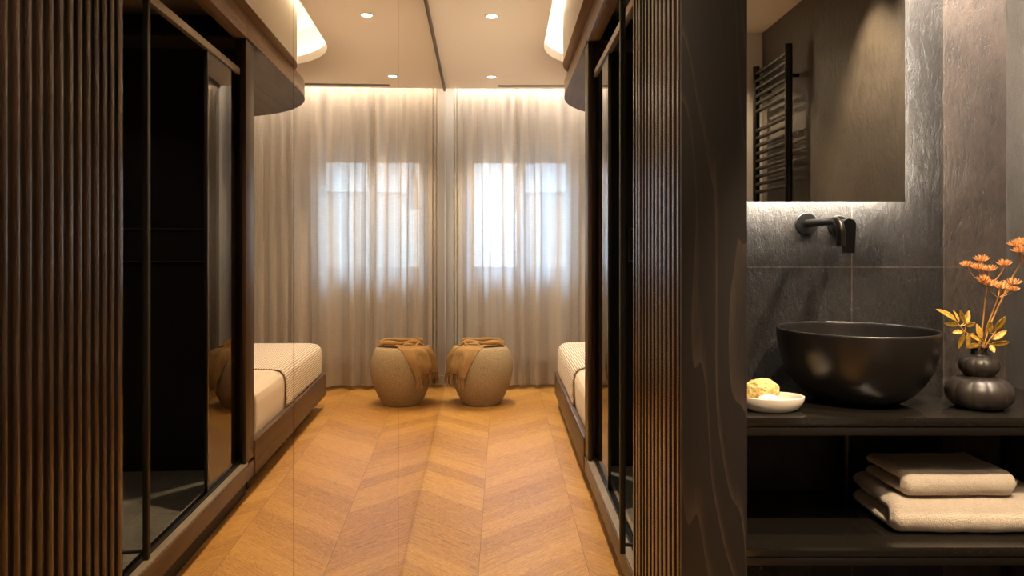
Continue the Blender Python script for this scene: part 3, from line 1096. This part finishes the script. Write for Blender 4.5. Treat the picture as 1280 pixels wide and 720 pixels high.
# wall tap
t = thing('wall_tap', (0.93, YB, 1.23), 'black wall mounted tap with curved spout and lever', 'tap')
def disc(bm, x, z, r, th, y=YB - 0.0006):
    b2 = B()
    lathe(b2, [(0, 0), (r, 0), (r, th - 0.0015), (r - 0.002, th), (0, th)], 40)
    bmesh.ops.transform(b2, matrix=Matrix.Translation((x, y, z)) @ Matrix.Rotation(pi / 2, 4, 'X'), verts=b2.verts)
    me = bpy.data.meshes.new('tmp'); b2.to_mesh(me); b2.free(); bm.from_mesh(me); bpy.data.meshes.remove(me)
SX, SZ = 0.884, 1.236
bm = B(); disc(bm, SX, SZ - 0.002, 0.033, 0.008)
build('spout_plate', bm, M['black'], t)
pts = [(SX, YB - 0.006, SZ), (SX, YB - 0.05, SZ), (SX, YB - 0.10, SZ), (SX, YB - 0.15, SZ), (SX, YB - 0.185, SZ)]
for k in range(1, 11):
    a = pi / 2 * k / 10
    pts.append((SX, YB - 0.185 - 0.035 * sin(a), SZ - 0.035 * (1 - cos(a))))
pts.append((SX, YB - 0.220, SZ - 0.068))
bm = B(); tube(bm, pts, 0.0108, 20)
build('spout', bm, M['gunmetal'], t)
LX, LZ = 0.977, 1.228
bm = B(); disc(bm, LX, LZ, 0.031, 0.008)
build('lever_plate', bm, M['black'], t)
bm = B()
tube(bm, [(LX, YB - 0.006, LZ), (LX, YB - 0.056, LZ)], 0.019, 24)
ol = []
for k in range(13):
    a = pi * k / 12
    ol.append((LX + 0.019 * cos(a), LZ + 0.019 * sin(a)))
ol += [(LX - 0.0145, LZ - 0.078), (LX + 0.0145, LZ - 0.078)]
a = [bm.verts.new((x, YB - 0.0565, z)) for x, z in ol]
b = [bm.verts.new((x, YB - 0.070, z)) for x, z in ol]
bm.faces.new(a); bm.faces.new(b[::-1])
for k in range(len(ol)):
    bm.faces.new((a[k], b[k], b[(k + 1) % len(ol)], a[(k + 1) % len(ol)]))
build('lever', bm, M['black'], t)

# backlit mirror
MXR, MZ0, MZ1, MXL = 1.142, 1.296, 2.30, 0.55
t = thing('backlit_mirror', (0.85, 2.11, MZ0), 'frameless backlit mirror on the slate wall above the basin', 'mirror')
build('mirror_glass', bx(MXL, MXR, 2.083, 2.087, MZ0, MZ1), M['mirror_b'], t, 0)
build('back_box', bx(MXL + 0.045, MXR - 0.045, 2.0875, YB - 0.0005, MZ0 + 0.045, MZ1 - 0.045), M['blackmatt'], t, 0)
bm = B()
box(bm, MXL + 0.04, MXR - 0.030, 2.092, 2.102, MZ0 + 0.030, MZ0 + 0.0445)
box(bm, MXR - 0.0445, MXR - 0.030, 2.092, 2.102, MZ0 + 0.045, MZ1 - 0.04)
build('led_strip', bm, M['led_bath'], t, 0)

# towel radiator on the side wall (seen in the bathroom mirror)
RX = 1.40
t = thing('towel_radiator', (RX, 0.35, 0.9), 'black ladder towel radiator reflected in the bathroom mirror', 'radiator')
for y in (0.12, 0.575):
    bm = B()
    tube(bm, [(RX, y, 0.90), (RX, y, 2.163)], 0.018, 20)
    build('upright', bm, M['black'], t)
z = 2.125
for k in range(24):
    bm = B()
    tube(bm, [(RX, 0.121, z), (RX, 0.574, z)], 0.0105, 12)
    build('rung', bm, M['black'], t)
    z -= 0.042 if k not in (5, 14) else 0.105
for z in (1.05, 2.02):
    for y in (0.16, 0.535):
        bm = B()
        tube(bm, [(RX, y, z), (XB - 0.001, y, z)], 0.009, 12)
        build('bracket', bm, M['black'], t)

# ------------------------------------------------------------------ things on the counter
# soap dish with soap and sponge
dc = (0.662, 1.808)
bm = B()
dish = [(0.0, 0.0), (0.052, 0.0), (0.064, 0.006), (0.076, 0.019), (0.080, 0.033), (0.0785, 0.0350), (0.074, 0.0335), (0.068, 0.018), (0.052, 0.0125), (0.0, 0.012)]
lathe(bm, [(r, CZ + 0.0006 + z) for r, z in [dish[0]] + smoothprof(dish[1:-1], 3) + [dish[-1]]], 64, dc, 1.0, 0.70)
tag(build('soap_dish', bm, M['marble'], None, 50), 'pale oval marble soap dish on the counter beside the wooden board', 'soap dish')
def lump(c, sx, sy, sz, seed, amp, n=4, rot=0.0, flat=False):
    bm = B()
    bmesh.ops.create_icosphere(bm, subdivisions=n, radius=1)
    for v in bm.verts:
        d = v.co.normalized()
        k = 1 + amp * noise.noise(d * 2.1 + Vector((seed, 0, 0))) + amp * 0.5 * noise.noise(d * 5 + Vector((0, seed, 0)))
        p = Vector((d.x * sx * k, d.y * sy * k, d.z * sz * k))
        p.rotate(Matrix.Rotation(rot, 3, 'Y'))
        v.co = p + Vector(c)
    return bm
tag(build('sea_sponge', lump((0.645, 1.832, CZ + 0.043), 0.045, 0.032, 0.029, 3.0, 0.13, 5, -0.12), M['sponge'], None, 80),
    'yellow natural sponge lying in the marble soap dish', 'sponge')
tag(build('soap_bar', lump((0.646, 1.779, CZ + 0.032), 0.027, 0.013, 0.012, 8.0, 0.03, 4), M['soap'], None, 80),
    'small ivory soap pebble in front of the yellow sponge', 'soap')

# vase
vc = (1.19, 1.835)
vp = [(0.0, 0.0), (0.040, 0.0), (0.055, 0.004), (0.069, 0.018), (0.0740, 0.036), (0.071, 0.054), (0.058, 0.070), (0.040, 0.077), (0.032, 0.080),
      (0.036, 0.085), (0.0425, 0.095), (0.0445, 0.106), (0.041, 0.118), (0.030, 0.127), (0.020, 0.131), (0.0175, 0.136), (0.0175, 0.146), (0.0195, 0.150), (0.018, 0.1515), (0.0155, 0.149), (0.014, 0.135), (0.0, 0.133)]
def rib(a, r, z):
    zz = z - CZ
    return 1 + (0.035 * (abs(cos(a * 6)) ** 0.6 - 0.6) if 0.008 < zz < 0.126 and r > 0.03 else 0)
bm = B()
lathe(bm, [(r, CZ + 0.0006 + z) for r, z in [vp[0]] + smoothprof(vp[1:-1], 3) + [vp[-1]]], 120, vc, 1, 1, rib)
tag(build('vase', bm, M['vase'], None, 60), 'small black double gourd vase holding dried flowers', 'vase')

VT = CZ + 0.15
def V7(x, y, Y):                            # point of the flower close-up (4.5x from 1160,290)
    return at(1160 + x / 4.5, 290 + y / 4.5, Y)
def bez(a, b, c, n=8):
    return [a * (1 - s) ** 2 + b * 2 * s * (1 - s) + c * s * s for s in [k / n for k in range(n + 1)]]
def head(bm, p, r, seed, up=Vector((0, 0, 1))):
    rnd = random.Random(seed)
    q = up.to_track_quat('Z', 'Y')
    n = 26
    for k in range(n):
        a = 2 * pi * k / n + rnd.uniform(-0.15, 0.15)
        ring = k % 3
        sp = (1.0, 0.72, 0.42)[ring] * r * rnd.uniform(0.9, 1.1)
        hh = (0.42, 0.62, 0.75)[ring] * r * rnd.uniform(0.85, 1.15)
        d = Vector((cos(a), sin(a), 0))
        pts = [p + q @ (d * sp * s + Vector((0, 0, hh * s ** 2.2 - 0.1 * r * sin(pi * s)))) for s in (0, 0.35, 0.7, 0.9, 1.0)]
        tube(bm, pts, [0.0010, 0.0012, 0.0013, 0.0010, 0.0003], 5)
    b2 = [v for v in bmesh.ops.create_icosphere(bm, subdivisions=1, radius=0.22 * r)['verts']]
    for v in b2:
        v.co = v.co + p + q @ Vector((0, 0, 0.12 * r))
def umbel(stem_pts, heads, label, Y, srad=0.0021):
    t = thing('dried_flower', tuple(Vector((vc[0], vc[1], VT))), label, 'dried flower', 'dried flowers in the black vase')
    bm = B()
    pts = []
    for a, b in zip(stem_pts, stem_pts[1:]):
        pts += [a.lerp(b, s / 5) for s in range(5)]
    pts.append(stem_pts[-1])
    tube(bm, pts, [srad * (1.15 - 0.35 * k / len(pts)) for k in range(len(pts))], 8)
    st = build('stem', bm, M['stem'], t, 60)
    c = stem_pts[-1]
    for i, (x, y, dy, r) in enumerate(heads):
        p = V7(x, y, Y + dy)
        mid = Vector((c.x * 0.25 + p.x * 0.75, c.y * 0.35 + p.y * 0.65, c.z * 0.70 + p.z * 0.30))
        bm = B()
        tube(bm, bez(c, mid, p, 8), [0.0013] * 9, 6)
        ray = build('ray', bm, M['stem'], t, 60)
        bm = B()
        head(bm, p, r, i * 13 + int(x))
        build('floret', bm, M['petal'], ray, 60)
inside = Vector((vc[0], vc[1], VT - 0.02))
umbel([inside + Vector((-0.004, 0, 0)), V7(305, 540, 1.83), V7(330, 300, 1.83)],
      [(220, 190, 0.0, 0.018), (305, 160, 0.01, 0.019), (285, 205, -0.015, 0.018), (345, 215, -0.01, 0.019), (432, 185, 0.0, 0.018), (310, 270, -0.02, 0.017), (350, 300, -0.025, 0.018)],
      'dried umbel flower leaning left, tallest full head above the vase', 1.83)
umbel([inside + Vector((0.003, -0.003, 0)), V7(330, 540, 1.82), V7(395, 368, 1.82)],
      [(330, 290, -0.01, 0.016), (415, 315, -0.015, 0.019), (478, 290, 0.0, 0.019), (480, 328, -0.01, 0.015), (400, 300, 0.015, 0.015)],
      'dried umbel flower in the middle, lower head on a slanting stem', 1.82)
umbel([inside + Vector((0.006, 0.004, 0)), V7(350, 520, 1.86), V7(470, 260, 1.86), V7(527, 165, 1.86)],
      [(492, 75, 0.0, 0.019), (530, 60, 0.01, 0.019), (515, 110, -0.015, 0.018), (560, 95, -0.01, 0.018), (590, 75, 0, 0.018), (570, 130, -0.015, 0.017)],
      'dried umbel flower leaning right, cut by the picture edge', 1.86)

def leaf_mesh(p, tip, wd, curl, seed):
    bm = B()
    d = tip - p
    L = d.length
    d.normalize()
    view = Vector((0, -1, 0.25)).normalized()
    rnd = random.Random(seed)
    view.rotate(Matrix.Rotation(rnd.uniform(-0.6, 0.6), 3, d))
    s = d.cross(view).normalized()
    nrm = s.cross(d).normalized()
    def f(u, v):
        w = wd * (sin(pi * min(1, u ** 0.8)) ** 0.8) * (1.0 if 0 < u < 1 else 0.02)
        x = (v - 0.5) * 2
        return p + d * L * u + s * w * x + nrm * (curl * L * (u * u - 0.2 * u) + 0.25 * abs(x) * w + 0.0008 * sin(u * 30 + x * 3))
    grid(bm, f, 12, 6)
    return bm
def sprig(pts, leaves, label, Y):
    t = thing('leaf_sprig', tuple(Vector((vc[0], vc[1], VT))), label, 'dried leaves', 'gold leaf sprigs in the black vase')
    bm = B()
    tube(bm, pts, 0.0015, 6)
    nodes_ = pts
    build('stem', bm, M['stem'], t, 60)
    for i, (bx_, by_, tx, ty, w) in enumerate(leaves):
        dy = 0.012 * ((i * 7) % 5 - 2) / 2
        a, b = V7(bx_, by_, Y), V7(tx, ty, Y + dy)
        near = min(pts, key=lambda q: (q - a).length)
        bm = leaf_mesh(a, b, w * 1.82 / (4.5 * F), 0.12 * (1 if i % 2 else -1), i)
        tube(bm, [near, a.lerp(near, 0.5), a], 0.0009, 5)
        o = build('leaf', bm, M['leaf'], t, 60)
        m = o.modifiers.new('thick', 'SOLIDIFY'); m.thickness = 0.0006
sprig([inside + Vector((-0.006, -0.002, 0)), V7(290, 640, 1.81), V7(255, 590, 1.81), V7(205, 560, 1.81), V7(180, 530, 1.81), V7(155, 500, 1.81)],
      [(158, 498, 55, 428, 20), (165, 524, 85, 512, 14), (172, 510, 148, 438, 15), (205, 510, 175, 434, 13), (215, 520, 232, 437, 15), (215, 530, 268, 510, 13),
       (195, 562, 138, 565, 15), (203, 575, 165, 655, 17), (225, 575, 225, 655, 20), (235, 575, 300, 600, 15)],
      'sprig of gold leaves spreading left of the vase neck', 1.81)
sprig([inside + Vector((0.004, 0, 0)), V7(318, 650, 1.80), V7(335, 625, 1.80), V7(350, 600, 1.80), V7(375, 570, 1.80), V7(385, 550, 1.80)],
      [(375, 550, 440, 478, 24), (365, 605, 442, 558, 17), (355, 630, 474, 625, 18), (345, 570, 348, 495, 16), (300, 600, 275, 515, 17), (350, 635, 372, 682, 16), (290, 612, 240, 580, 14), (290, 630, 210, 650, 14)],
      'sprig of gold leaves spreading right of the vase neck', 1.80)

# ------------------------------------------------------------------ towels on the shelf
def towel(x0, x1, y0, y1, z0, z1, layers, seed, label, skew=0.0):
    """one folded towel: nested folds with the bend facing the room"""
    hh = (z1 - z0)
    th = hh / (2 * layers)                  # thickness of one layer
    bm = B()
    for L in range(layers):
        zo0 = z0 + th * L + 0.0008
        zo1 = z1 - th * L - 0.0008
        mid = (zo0 + zo1) / 2
        ro = (zo1 - zo0) / 2
        ri = max(0.003, ro - th + 0.0016)
        yo = y0 + 0.002 + th * L * 1.0 + ro
        yb = y1 - 0.006 * L
        path = []
        N = 8
        for k in range(N + 1):
            s = k / N
            path.append((yb + (yo - yb) * s, zo0, 1))
        for k in range(1, 12):
            a = -pi / 2 - pi * k / 12
            path.append((yo + ro * cos(a), mid + ro * sin(a), 1))
        for k in range(N + 1):
            s = k / N
            path.append((yo + (yb - yo) * s, zo1, 1))
        inn = []
        for k in range(N + 1):
            s = k / N
            inn.append((yb + (yo - yb) * s, mid + ri, 1))
        for k in range(1, 12):
            a = pi / 2 + pi * k / 12
            inn.append((yo + ri * cos(a), mid + ri * sin(a), 1))
        for k in range(N + 1):
            s = k / N
            inn.append((yo + (yb - yo) * s, mid - ri, 1))
        loop = path + inn
        n = len(loop)
        NX = 46
        cy = sum(p[0] for p in loop) / n
        rings = []
        for i in range(NX + 1):
            u = i / NX
            e = min(u, 1 - u)
            ins = 0.0
            if e < 0.06:
                q = 1 - e / 0.06
                ins = th * 0.36 * q * q
            ring = []
            for (k, (y, z, _)) in enumerate(loop):
                x = x0 + (x1 - x0) * u + L * 0.004 * (1 if u < 0.5 else -1)
                outerp = k < len(path)
                dz = (z - mid)
                zz = z - (ins if dz > 0 else -ins) * (1 if outerp else -1)
                yy = y + (ins * 0.7 if outerp and y < yo else 0)
                nn = noise.noise((x * 9 + seed, yy * 12, zz * 14)) * 0.005 + noise.noise((x * 55 + seed, yy * 60, zz * 60)) * 0.0016
                sag = -0.004 * sin(pi * u) if z > mid else 0
                x += skew * (yy - y0) + 0.006 * noise.noise((yy * 15 + seed, zz * 25, L * 3.0)) * (1 if e < 0.2 else 0)
                if z0 + 0.004 > zz:
                    nn = abs(nn) * 0.3
                ring.append(bm.verts.new((x, yy + nn * (0.7 if outerp else 0.2), max(z0 + 0.0006, zz + nn * 0.5 + sag * (zz - z0) / hh))))
            rings.append(ring)
        for i in range(NX):
            for k in range(n):
                bm.faces.new((rings[i][k], rings[i][(k + 1) % n], rings[i + 1][(k + 1) % n], rings[i + 1][k]))
        for ring in (rings[0], rings[-1]):
            # close the end: quads between outer and inner path
            m_ = len(path)
            for k in range(m_ - 1):
                bm.faces.new((ring[k], ring[k + 1], ring[n - 2 - k], ring[n - 1 - k]))
    return tag(build('folded_towel', bm, M['towel'], None, 70), label, 'towel', 'folded towels on the vanity shelf')
towel(0.955, 1.385, 1.785, 2.03, 0.461, 0.549, 1, 1.0, 'larger folded cream towel lying directly on the black shelf', 0.05)
towel(0.992, 1.268, 1.797, 1.99, 0.5495, 0.614, 1, 5.0, 'smaller folded cream towel on top of the larger towel', -0.03)

# ------------------------------------------------------------------ bathroom and shower lamps
BATHC = (1.0, 0.76, 0.50)
spot(0.80, 0.55, ZB - 0.01, P_BATH, (radians(31), radians(-4)), 42, 0.8, BATHC, 0.02)
spot(1.27, 1.25, ZB - 0.01, P_BATH * 0.5, (radians(4), 0), 80, 0.7, BATHC, 0.02)
spot(1.36, 1.80, ZB - 0.01, P_BATH * 0.65, (radians(4), 0), 120, 0.5, (1.0, 0.84, 0.70), 0.02)
spot(0.95, 0.10, ZB - 0.01, P_BATH * 0.4, (radians(8), radians(-14)), 90, 0.6, BATHC, 0.025)
spot(0.95, 2.75, 2.28, 9, (0, 0), 120, 0.7, (1.0, 0.85, 0.66), 0.03)
